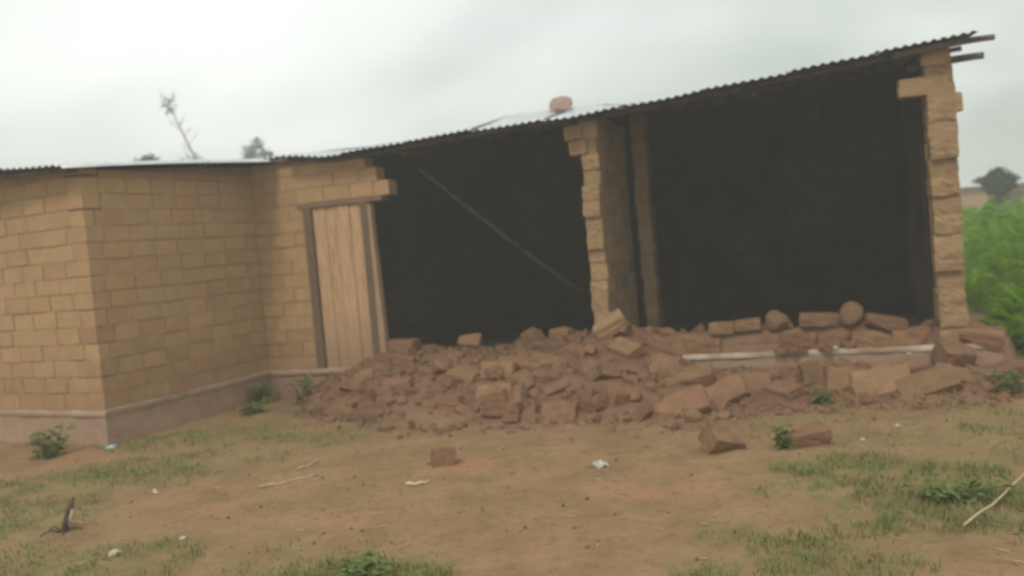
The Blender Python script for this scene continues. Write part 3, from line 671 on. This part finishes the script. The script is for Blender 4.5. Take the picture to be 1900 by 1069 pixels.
# the rest of the heap: zones whose bricks nothing tells apart
zones = [(-1.6, .1, 'below the dark left room', 46), (.1, 1.7, 'below the middle pier', 52), (1.7, 4.5, 'under the right slab edge', 40)]
def fragment(s, t, where, k, big, level):
    tone = random.choice(['rub_a', 'rub_b', 'rub_b']); word = ('tan' if tone == 'rub_a' else 'reddish'); size = 'half brick' if big else 'brick fragment'
    lab = '%s %s half buried %s %s' % (word, size, level, where)
    place_brick(s, t, random.uniform(0, 180), random.gauss(0, 22), random.gauss(0, 22), (k * random.uniform(.8, 1.2), max(k, .5) * random.uniform(.8, 1.15), max(.5, k) * random.uniform(.8, 1.1)), tone, random.uniform(.36, .62), lab, lab[:1].lower() + lab[1:] + ' (alike)')
for (a0, a1, where, n) in zones:
    for i in range(n):
        s = random.uniform(a0, a1); toe = float(np.interp(s, TOE_S, TOE_T)); q = random.random() ** (.8 if s < 1.7 else 1)
        t = toe + ((-.12 if s < 1.7 else -.18) - toe) * q
        k = random.choice([.35, .45, .55, .7, .85])
        fragment(s, t, where, k * (.8 if s > 1.7 else 1), k > .6, 'low on the slope' if q < .35 else 'midway up the slope' if q < .7 else 'high on the slope')
for i in range(26):
    s = random.uniform(-1.5, 4.2)
    if .75 < s < 1.1: continue
    fragment(s, random.uniform(.0, .3), 'before the dark left room' if s < .8 else 'before the right room', random.uniform(.35, .58), False, 'on the crest')
for s, t, k in ((2.60, -.06, .45), (2.72, -.08, .4), (2.98, -.05, .35), (3.02, -.1, .3), (2.80, -.07, .25)):
    place_brick(s, t, random.uniform(0, 180), 5, 5, (k, k * 1.2, k * .7), 'rub_b', .2, 'small crumbled piece lying on the pale slab edge of the right room', 'pieces on the slab edge', z=FZ - .005)
# crumbs of brick all over the heap and its foot
cr = MB(); shapes = [lump_mesh(k, M['earth'], .7, 1) for k in range(5)]
for i in range(3200):
    s = random.uniform(-2.4, 4.6); toe = float(np.interp(s, TOE_S, TOE_T)); t = random.uniform(toe - .1 - .35 * random.random() ** 2, .4 if s < 1.7 else -.15)
    x, y = xy(s, t); r_ = .008 + .05 * random.random() ** 4
    if s > 1.75 and t > -.14: continue
    Tm = Matrix.LocRotScale(Vector((float(x), float(y), float(surf_z(x, y)) + r_ * .15)), Euler([random.uniform(0, 6) for _ in range(3)]), Vector((2.2 * r_, 1.8 * r_, 1.6 * r_)))
    mm = random.choice(shapes); cr.add([Tm @ v.co for v in mm.vertices], [tuple(p.vertices) for p in mm.polygons], random.randrange(3))
tag(cr.build('brick_crumbs', [M['earth'], M['rub_a'], M['rub_b']]), 'small crumbs of broken mud brick strewn over the heap and its foot', 'crumbs', kind='stuff')

# clods and bits of straw over the yard
cl = MB(); sw_ = MB()
for i in range(1300):
    x, y = random.uniform(-4.2, 4.2), random.uniform(2.9, 8.2); s, t = st(x, y)
    if t > float(np.interp(s, TOE_S, TOE_T)) - .05 or (s < -3 and t > -2.4): continue
    r_ = .004 + .016 * random.random() ** 4
    Tm = Matrix.LocRotScale(Vector((x, y, float(ground_z(x, y)) + r_ * .2)), Euler([random.uniform(0, 6) for _ in range(3)]), Vector((2.2 * r_, 1.8 * r_, 1.5 * r_)))
    mm = random.choice(shapes); cl.add([Tm @ v.co for v in mm.vertices], [tuple(q.vertices) for q in mm.polygons], random.choice([0, 1, 1]))
    if i % 4 == 0:
        a2 = random.uniform(0, 3.14); L_ = random.uniform(.02, .09); z = float(ground_z(x, y)) + .006
        sw_.tube([(x + .05, y, z), (x + .05 + L_ * math.cos(a2), y + L_ * math.sin(a2), z + random.uniform(0, .01))], [.0022, .0014], 4)
tag(cl.build('yard_clods', [M['earth'], M['rub_a']]), 'small earth clods and grit scattered over the bare yard', 'clods', kind='stuff')
tag(sw_.build('straw_litter', M['stick']), 'short bits of pale dry straw scattered over the yard', 'straw', kind='stuff')

# bricks that rolled out onto the yard
def yard_brick(x, y, yaw, tx, ty, sc, tone, sink, lab):
    s, t = st(x, y); return place_brick(float(s), float(t), yaw, tx, ty, sc, tone, sink, lab, 'bricks lying out on the yard')
yard_brick(-.59, 6.2, 30, 85, 5, (.55, .8, .85), 'rub_a', .2, 'small squarish brown brick alone on the bare yard, left of centre')
yard_brick(1.32, 5.92, 40, 35, 15, (.75, .95, 1.1), 'rub_b', .15, 'rough pyramid-like brick chunk on the yard, left of the flat one')
yard_brick(1.87, 5.88, 24, 10, -6, (1.0, .95, .95), 'rub_b', .2, 'flat-topped reddish brick on the yard with grass at its left end')
# stone on the roof
p = house.matrix_basis @ Vector((.55, .45, roof_z(.55, .45) + .085))
o = obj('roof_stone', lump_mesh(77, M['rust'], .75, 3), None, p, (.1, -.15, .3), (.29, .24, .23)); tag(o, 'reddish stone weighing down the tin roof above the middle pier', 'stone')

# ------------------------------------------------------------------ pole fallen inside
def to_world(s, t, z):
    x, y = xy(s, t); return (float(x), float(y), z)
fp = empty('fallen_pole', to_world(.62, 2.6, .33)); tag(fp, 'thin roof pole fallen slantwise across the dark left room', 'pole')
a_, b_ = Vector(to_world(-1.25, .7, 2.45)) - fp.location, Vector((0, 0, 0))
pts = [a_.lerp(b_, i / 12) + Vector((0, 0, -.05 * math.sin(math.pi * i / 12))) for i in range(13)]; rad = [.020 + .008 * i / 12 for i in range(13)]
mb = MB(); mb.tube(pts[:10], rad[:10], 8); mb.build('shaft', M['pole'], fp, smooth=True)
mb = MB(); mb.tube([pts[9].lerp(pts[10], .02)] + pts[10:], [rad[9] * .9, .024, .022, .016], 8); mb.build('burnt_end', M['mortar_soot'], fp, smooth=True)

# ------------------------------------------------------------------ small things on the yard
def gz(x, y): return float(surf_z(x, y))
def stick(name, p0, p1, r_, mat, lab, lift=.01, cat='stick', bend=.02):
    mb = MB(); a_ = Vector((p0[0], p0[1], gz(*p0) + lift)); b_ = Vector((p1[0], p1[1], gz(*p1) + lift)); sd_ = (b_ - a_).cross(Vector((0, 0, 1))).normalized()
    pts = [a_.lerp(b_, i / 6) + sd_ * bend * math.sin(math.pi * i / 6) + Vector((0, 0, .006 * math.sin(i * 2.1))) for i in range(7)]
    mb.tube(pts, [r_ * (1 - .06 * i) for i in range(7)], 7); return tag(mb.build(name, mat, smooth=True), lab, cat)
stick('dry_stick', (-1.85, 6.02), (-1.5, 6.22), .008, M['stick'], 'long pale dry stick lying on the yard left of centre')
stick('dry_stick', (-1.68, 6.4), (-1.57, 6.66), .008, M['stick'], 'short pale stick just behind the long pale one')
stick('dry_stalk', (1.98, 4.02), (2.75, 4.8), .007, M['stick'], 'pale dry stalk lying across the grass at the right edge', .05, 'stalk')
stick('dry_husk', (-.80, 5.74), (-.66, 5.78), .013, M['husk'], 'curled pale orange husk on the bare ground near the lone brick', .012, 'husk', .025)
stick('wood_chip', (-2.59, 6.1), (-2.53, 6.0), .012, M['husk'], 'small pale wood chip in the grass at left', .012, 'chip')
stake = empty('charred_stake', (-2.83, 5.38, gz(-2.83, 5.38))); tag(stake, 'short dark charred stake sticking up from the yard at lower left', 'stake')
mb = MB(); mb.tube([(-.03, -.04, -.03), (-.012, -.01, .06), (.012, .012, .15), (.03, .02, .19)], [.026, .024, .019, .009], 8); mb.build('shaft', M['dark_stick'], stake, smooth=True)
mb = MB(); mb.tube([(.012, -.034, .035), (.022, -.022, .09), (.03, -.012, .13)], [.006, .009, .005], 6); mb.build('split_face', M['stick'], stake, smooth=True)
tw = MB()
for k in range(5):
    w = k * 1.3; tw.tube([(-.03, -.04, 0), (-.03 + .07 * math.cos(w), -.04 + .07 * math.sin(w), .03), (-.03 + .13 * math.cos(w), -.04 + .13 * math.sin(w), .01)], [.007, .006, .003], 5)
    if k == 0: pass
root0 = tw.build('root', M['dark_stick'], stake, smooth=True); root0['kind'] = 'stuff'
for i, (x, y, r_, lab) in enumerate(((-2.30, 4.80, .04, 'pale stone on the bare ground at lower left'), (2.63, 6.2, .025, 'tiny white stone on the grey earth below the golden brick'), (2.28, 5.95, .02, 'tiny pale stone on the right yard, nearer than the white one'),
                                  (-1.98, 4.95, .022, 'small pale stone right of the larger one at lower left'), (-2.95, 4.72, .045, 'dull tan stone in grass at the lower left edge'))):
    o = obj('stone', lump_mesh(200 + i, M['stone'], .7, 2), None, (x, y, gz(x, y) + r_ * .3), (0, 0, i), (2 * r_, 1.7 * r_, 1.6 * r_)); tag(o, lab, 'stone', 'small stones on the yard')
for i, (s, t, z, r_, lab) in enumerate(((3.08, -.06, FZ + .02, .03, 'white scrap of plaster on the slab edge below the big lump'), (3.68, -.13, .24, .035, 'white scrap of plaster below the slab edge left of the dark chunk'),
                                        (-1.62, -.5, None, .03, 'white chip in the rubble at the foot of the door'), (-2.05, -.55, None, .022, 'white chip on the ground left of the rubble, near the plinth end'), (-1.40, -.48, None, .028, 'yellowish chip in the rubble right below the door'))):
    x, y = xy(s, t); zz = z if z is not None else float(surf_z(x, y)) + .015
    o = obj('plaster_scrap', lump_mesh(300 + i, M['white_plastic'] if i < 4 else M['husk'], .6, 2), None, (float(x), float(y), zz), (.2, .3, i), (2 * r_, 1.6 * r_, 1.6 * r_)); tag(o, lab, 'scrap', 'pale scraps in the rubble')
def crumple(name, x, y, size, mat, lab, seed):
    rr = np.random.default_rng(seed); n = 9; V = []
    for j in range(n):
        for i in range(n):
            u, v = i / (n - 1) - .5, j / (n - 1) - .5
            V.append((u * size * 1.5 + rr.normal(0, size * .05), v * size + rr.normal(0, size * .05), size * .22 * (1 - 2.4 * (u * u + v * v)) + rr.normal(0, size * .07) + .01))
    V2 = [(a_, b_, c_ - .006) for a_, b_, c_ in V]; q = n * n
    F = [(j * n + i, j * n + i + 1, (j + 1) * n + i + 1, (j + 1) * n + i) for j in range(n - 1) for i in range(n - 1)]
    F2 = [tuple(q + k for k in f[::-1]) for f in F]
    o = obj(name, new_mesh(name, V + V2, F + F2, [mat]), None, (x, y, gz(x, y)), (0, 0, seed)); return tag(o, lab, 'litter')
crumple('plastic_wrapper', .48, 5.82, .075, M['white_plastic'], 'crumpled whitish plastic wrapper on the bare yard right of centre', 5)
crumple('plastic_scrap', -3.72, 7.92, .075, M['blue_plastic'], 'small pale blue plastic scrap at the foot of the wing plinth', 8)

# ------------------------------------------------------------------ grass and weeds
V = []; F = []
for gx_, gy_, rx, ry, d, h in GRASS:
    n = int(d * math.pi * rx * ry * 5.0)
    a_ = rng.uniform(0, 2 * math.pi, n); r_ = np.sqrt(rng.uniform(0, 1, n)) * 1.35
    X = gx_ + rx * r_ * np.cos(a_); Y = gy_ + ry * r_ * np.sin(a_)
    keep = (fbm(X * 4.3 + 9, Y * 4.3, 3) > .02 - min(.3, d / 6000) + .6 * (r_ - .7) + rng.normal(0, .12, n)) & (np.hypot(X, Y) > 2.6)
    s_, t_ = st(X, Y); keep &= ~((t_ > np.interp(s_, TOE_S, TOE_T) + .1) & (s_ > -2.6) & (s_ < 4.5)) & ~((s_ < -3.2) & (t_ > -2.3))
    for x, y in zip(X[keep], Y[keep]):
        z = float(ground_z(x, y)); hh = h * rng.uniform(.2, .85); w = rng.uniform(.0015, .0038); az = rng.uniform(0, 6.28); lean = rng.uniform(.3, 1.3) * hh
        cx_, sx_ = math.cos(az), math.sin(az); b = len(V)
        V += [(x - sx_ * w, y + cx_ * w, z - .004), (x + sx_ * w, y - cx_ * w, z - .004), (x + cx_ * lean * .4 + sx_ * w * .8, y + sx_ * lean * .4 - cx_ * w * .8, z + hh * .65), (x + cx_ * lean * .4 - sx_ * w * .8, y + sx_ * lean * .4 + cx_ * w * .8, z + hh * .65), (x + cx_ * lean, y + sx_ * lean, z + hh)]
        F += [(b, b + 1, b + 2, b + 3), (b + 3, b + 2, b + 4)]
tag(obj('yard_grass', new_mesh('yard_grass', V, F, [M['grass']])), 'sparse short grass growing in patches over the bare yard', 'grass', kind='stuff')

def leaf(mb, p, d, up, L_, W_, droop=.3):
    d = d.normalized(); sd_ = d.cross(up)
    sd_ = sd_.normalized() if sd_.length > 1e-4 else Vector((1, 0, 0)); n_ = sd_.cross(d)
    q = [p, p + d * L_ * .45 + sd_ * W_ * .5 + n_ * L_ * .05, p + d * L_ - Vector((0, 0, droop * L_)), p + d * L_ * .45 - sd_ * W_ * .5 + n_ * L_ * .05]
    mb.add(q, [(0, 1, 2), (0, 2, 3)])
def weed(name, x, y, r_, h, n, lab, grp='leafy weeds round the house', z=None):
    o = empty(name, (x, y, gz(x, y) if z is None else z)); tag(o, lab, 'weed', grp)
    st_ = MB(); lf = MB()
    for k in range(7):
        az = random.uniform(0, 6.28); rr = r_ * random.uniform(.1, .75); tip = Vector((rr * math.cos(az), rr * math.sin(az), h * random.uniform(.6, 1)))
        base = Vector((rr * .35 * math.cos(az), rr * .35 * math.sin(az), -.02))
        st_.tube([base, base.lerp(tip, .5) + Vector((0, 0, h * .1)), tip], [.006, .004, .002], 5)
        for j in range(n // 7):
            w = random.uniform(.1, 1); p = base.lerp(tip, w) + Vector((random.gauss(0, r_ * .16), random.gauss(0, r_ * .16), random.gauss(0, h * .06)))
            p.z = max(p.z, .02)
            a2 = random.uniform(0, 6.28); leaf(lf, p, Vector((math.cos(a2), math.sin(a2), random.uniform(-.1, .7))), Vector((0, 0, 1)), random.uniform(.05, .1), random.uniform(.025, .05))
    a0 = st_.build('stems', M['weed'], o, smooth=True); a0['kind'] = 'stuff'
    a1 = lf.build('leaves', M['weed'], o); a1['kind'] = 'stuff'
    return o
weed('weed_clump', -4.2, 7.78, .24, .3, 190, 'bushy green weed clump in front of the wing plinth at left')
wx, wy = xy(-2.95, -.32); weed('weed_clump', float(wx), float(wy), .26, .26, 160, 'dark green weed in the corner between wing and door wall')
wx, wy = xy(-2.35, -.4); weed('weed_clump', float(wx), float(wy), .2, .34, 90, 'small weed beside the door at the rubble edge')
wx, wy = xy(-2.6, -.95); weed('weed_clump', float(wx), float(wy), .22, .14, 80, 'low weed on the ground left of the rubble foot')
weed('weed_clump', 1.72, 5.82, .13, .14, 70, 'grass-like weed at the left end of the flat-topped yard brick')
weed('weed_clump', 2.2, 4.5, .3, .11, 90, 'low spreading weed in the thick grass patch at lower right')
weed('weed_clump', -.82, 4.1, .2, .1, 90, 'low green weed at the bottom edge, left of centre')
wx, wy = xy(4.35, -.75); weed('weed_clump', float(wx), float(wy), .24, .2, 90, 'yellowish green weed by the right end of the brick row')
wx, wy = xy(2.95, -.98); weed('weed_clump', float(wx), float(wy), .12, .1, 50, 'little weed sprouting below the upright tan brick')

# field of tall green plants on the right and behind
V = []; F = []
cp = MB()
cnt = 0
while cnt < 2100:
    s = random.uniform(4.75, 15); t = .4 + 22 * random.random() ** 1.3
    if s < 5.1 and t < 1.0: continue
    x, y = xy(s, t); h = random.uniform(.75, 1.15) * (.75 if t < 1.5 else 1) + .12 * float(fbm(x * .5, y * .5, 2)) + .35 * min(1, t / 10); cnt += 1
    h *= min(1, max(.35, (s - 4.5) / 1.1)) * min(1, max(.4, (t - .1) / 1.2)) * random.uniform(.8, 1.1)
    base = Vector((float(x), float(y), -.02)); top = base + Vector((random.gauss(0, .06), random.gauss(0, .06), h))
    for j in range(13):
        w = random.uniform(.12, 1); a2 = random.uniform(0, 6.28)
        leaf(cp, base.lerp(top, w), Vector((math.cos(a2), math.sin(a2), random.uniform(.1, 1.1))), Vector((0, 0, 1)), random.uniform(.2, .42), random.uniform(.05, .11), random.uniform(.05, .45))
tag(cp.build('green_field', M['crop']), 'dense bright green crop growing right of and behind the house', 'crop', kind='stuff')

# ------------------------------------------------------------------ trees and the far house
def tree(name, x, y, trunk, limbs, blobs, nleaf, lsize, lab, grp, leafmat='tree_leaf', bare=False):
    o = empty(name, (x, y, 0)); tag(o, lab, 'tree', grp)
    mb = MB(); mb.tube(*trunk, 8)
    for pts, rad in limbs: mb.tube(pts, rad, 6)
    mb.build('trunk', M['bark'], o, smooth=True)
    lf = MB()
    for k in range(nleaf):
        c, r3 = random.choices(blobs, weights=[b[1][0] * b[1][2] for b in blobs])[0]
        while True:
            q = Vector((random.uniform(-1, 1), random.uniform(-1, 1), random.uniform(-1, 1)))
            if q.length < 1 and q.length > .25 + .3 * random.random(): break
        p = Vector(c) + Vector((q.x * r3[0], q.y * r3[1], q.z * r3[2]))
        a2 = random.uniform(0, 6.28); leaf(lf, p, Vector((math.cos(a2), math.sin(a2), random.uniform(-.6, .8))), Vector((.1, 0, 1)), lsize * random.uniform(.6, 1.3), lsize * random.uniform(.35, .7))
    c_ = lf.build('crown', M[leafmat], o); c_['kind'] = 'stuff'
    return o
GT = 'trees behind the house'
def blobs_in(cx_, cz, rx, rz, n, r_):
    return [((cx_ + random.uniform(-rx, rx), random.uniform(-rx, rx) * .7, cz + random.uniform(-rz, rz)), (r_ * random.uniform(.6, 1.2), r_ * random.uniform(.6, 1.2), r_ * random.uniform(.5, 1.0))) for _ in range(n)]
tree('round_tree', -14.1, 36, ([(0, 0, -.2), (.1, 0, 2), (0, 0, 4.6)], [.22, .17, .08]), [([(.05, 0, 2.8), (.7, .2, 4.6)], [.1, .04]), ([(.05, 0, 2.6), (-.7, -.2, 4.4)], [.1, .04])], blobs_in(0, 5.85, .32, .35, 8, .42), 900, .22, 'low rounded tree crown peeping over the roof at far left', GT)
tree('bushy_tree', -10.85, 40, ([(0, 0, -.2), (0, 0, 2.5), (.1, 0, 6.0)], [.24, .18, .06]), [([(0, 0, 2.8), (.6, .2, 5.2)], [.1, .03]), ([(0, 0, 2.6), (-.6, -.2, 5.0)], [.1, .03])],
     blobs_in(0, 5.2, .55, 1.0, 12, .6) + [((-.42, 0, 6.4), (.28, .28, .55)), ((.05, 0, 6.75), (.34, .3, .55)), ((.5, 0, 6.3), (.35, .3, .4))], 3600, .2, 'dark green bushy tree top rising over the roof, right of the bare tree', GT)
bt = [(0, 0, -.2), (.25, 0, 2), (.25, 0, 4.5), (.1, 0, 5.6), (-.25, 0, 6.5), (-.6, 0, 7.5), (-.72, 0, 8.1)]
lim = []
for k in range(24):
    w = random.uniform(.45, 1); f_ = w * (len(bt) - 1); i0 = min(int(f_), len(bt) - 2); p = Vector(bt[i0]).lerp(Vector(bt[i0 + 1]), f_ - i0)
    side = random.choice([-1, -1, 1]); L_ = random.uniform(.35, .9) * (1.25 - w * .45)
    q = p + Vector((side * L_ * .5, random.uniform(-.3, .3), L_ * .75)); mid = p.lerp(q, .5) + Vector((side * .06, 0, -.04)); lim.append(([p, mid, q], [.013, .009, .004]))
    if random.random() < .7: lim.append(([mid, mid + Vector((side * L_ * .3, .1, L_ * .2))], [.010, .004]))
tree('bare_tree', -11.6, 34, (bt, [.18, .13, .08, .05, .035, .022, .008]), lim, [((-.35, 0, 5.75), (.3, .25, .25)), ((.1, 0, 5.7), (.2, .2, .35)), ((-.6, 0, 5.5), (.25, .2, .2)), ((-.75, 0, 7.9), (.3, .25, .4))], 170, .13, 'thin nearly bare tree leaning left above the roof', GT)
tree('small_tree', 14.95, 27, ([(0, 0, -.1), (.05, 0, 1.0), (-.03, 0, 2.0)], [.12, .09, .04]), [([(.03, 0, 1.2), (.4, .1, 1.9)], [.05, .02]), ([(.03, 0, 1.1), (-.4, -.1, 1.9)], [.05, .02])],
     blobs_in(0.05, 2.15, .26, .2, 12, .26) + [((-.5, 0, 2.2), (.16, .2, .1)), ((.1, 0, 1.6), (.2, .25, .4))], 3600, .13, 'small dark green tree in front of the far mud house at right', GT)
fx, fy = 18.8, 33.0
fh = empty('far_mud_house', (fx, fy, 0), R(-8)); tag(fh, 'distant low mud house with pale tin roof beyond the green field', 'house')
mb = MB(); mb.box(-2.4, -.4, 0, 4, -.1, 2.12); mb.box(.45, 3.2, 0, 4, -.1, 2.12); mb.box(-.4, .45, 0, 4, 1.85, 2.12); mb.box(-.4, .45, .25, 4, -.1, 1.85)
mb.build('wall', M['far_wall'], fh)
mb = MB(); mb.box(-.38, .43, .12, .18, 0, 1.83); mb.build('door', M['frame'], fh)
mb = MB()
for (y0, y1, z0, z1) in ((-.25, 2.0, 2.16, 2.62), (2.0, 4.3, 2.62, 2.1)):
    n = 60
    Vt = [(-2.65 + 3.6 * i / n, y0 if k == 0 else y1, (z0 if k == 0 else z1) + .012 * math.cos(i * math.pi)) for k in (0, 1) for i in range(n + 1)]
    Vb = [(a_, b_, c_ - .03) for a_, b_, c_ in Vt]
    mb.add(Vt + Vb, [(i, i + 1, n + 2 + i, n + 1 + i) for i in range(n)] + [(2 * n + 2 + i, 3 * n + 3 + i, 3 * n + 4 + i, 2 * n + 3 + i) for i in range(n)] + [(i, 2 * n + 2 + i, 2 * n + 3 + i, i + 1) for i in range(n)])
mb.build('roof', M['zinc'], fh)

# ------------------------------------------------------------------ haze volume, added to imitate milky lens glare and to fade distant things
mb = MB(); mb.box(-165, 165, -30, 165, -1.2, 11)
hz = mb.build('haze', bpy.data.materials.new('haze_veil'))
hm = hz.data.materials[0]; hm.use_nodes = True; hm.node_tree.nodes.clear()
ho = hm.node_tree.nodes.new('ShaderNodeOutputMaterial'); hv = hm.node_tree.nodes.new('ShaderNodeVolumePrincipled')
hv.inputs['Color'].default_value = (0.93, 0.96, 0.93, 1); hv.inputs['Density'].default_value = 0.0085; hv.inputs['Anisotropy'].default_value = 0.2
hm.node_tree.links.new(hv.outputs[0], ho.inputs['Volume'])
tag(hz, 'pale haze added over the whole yard, standing in for lens glare and distance haze', 'haze', kind='stuff')
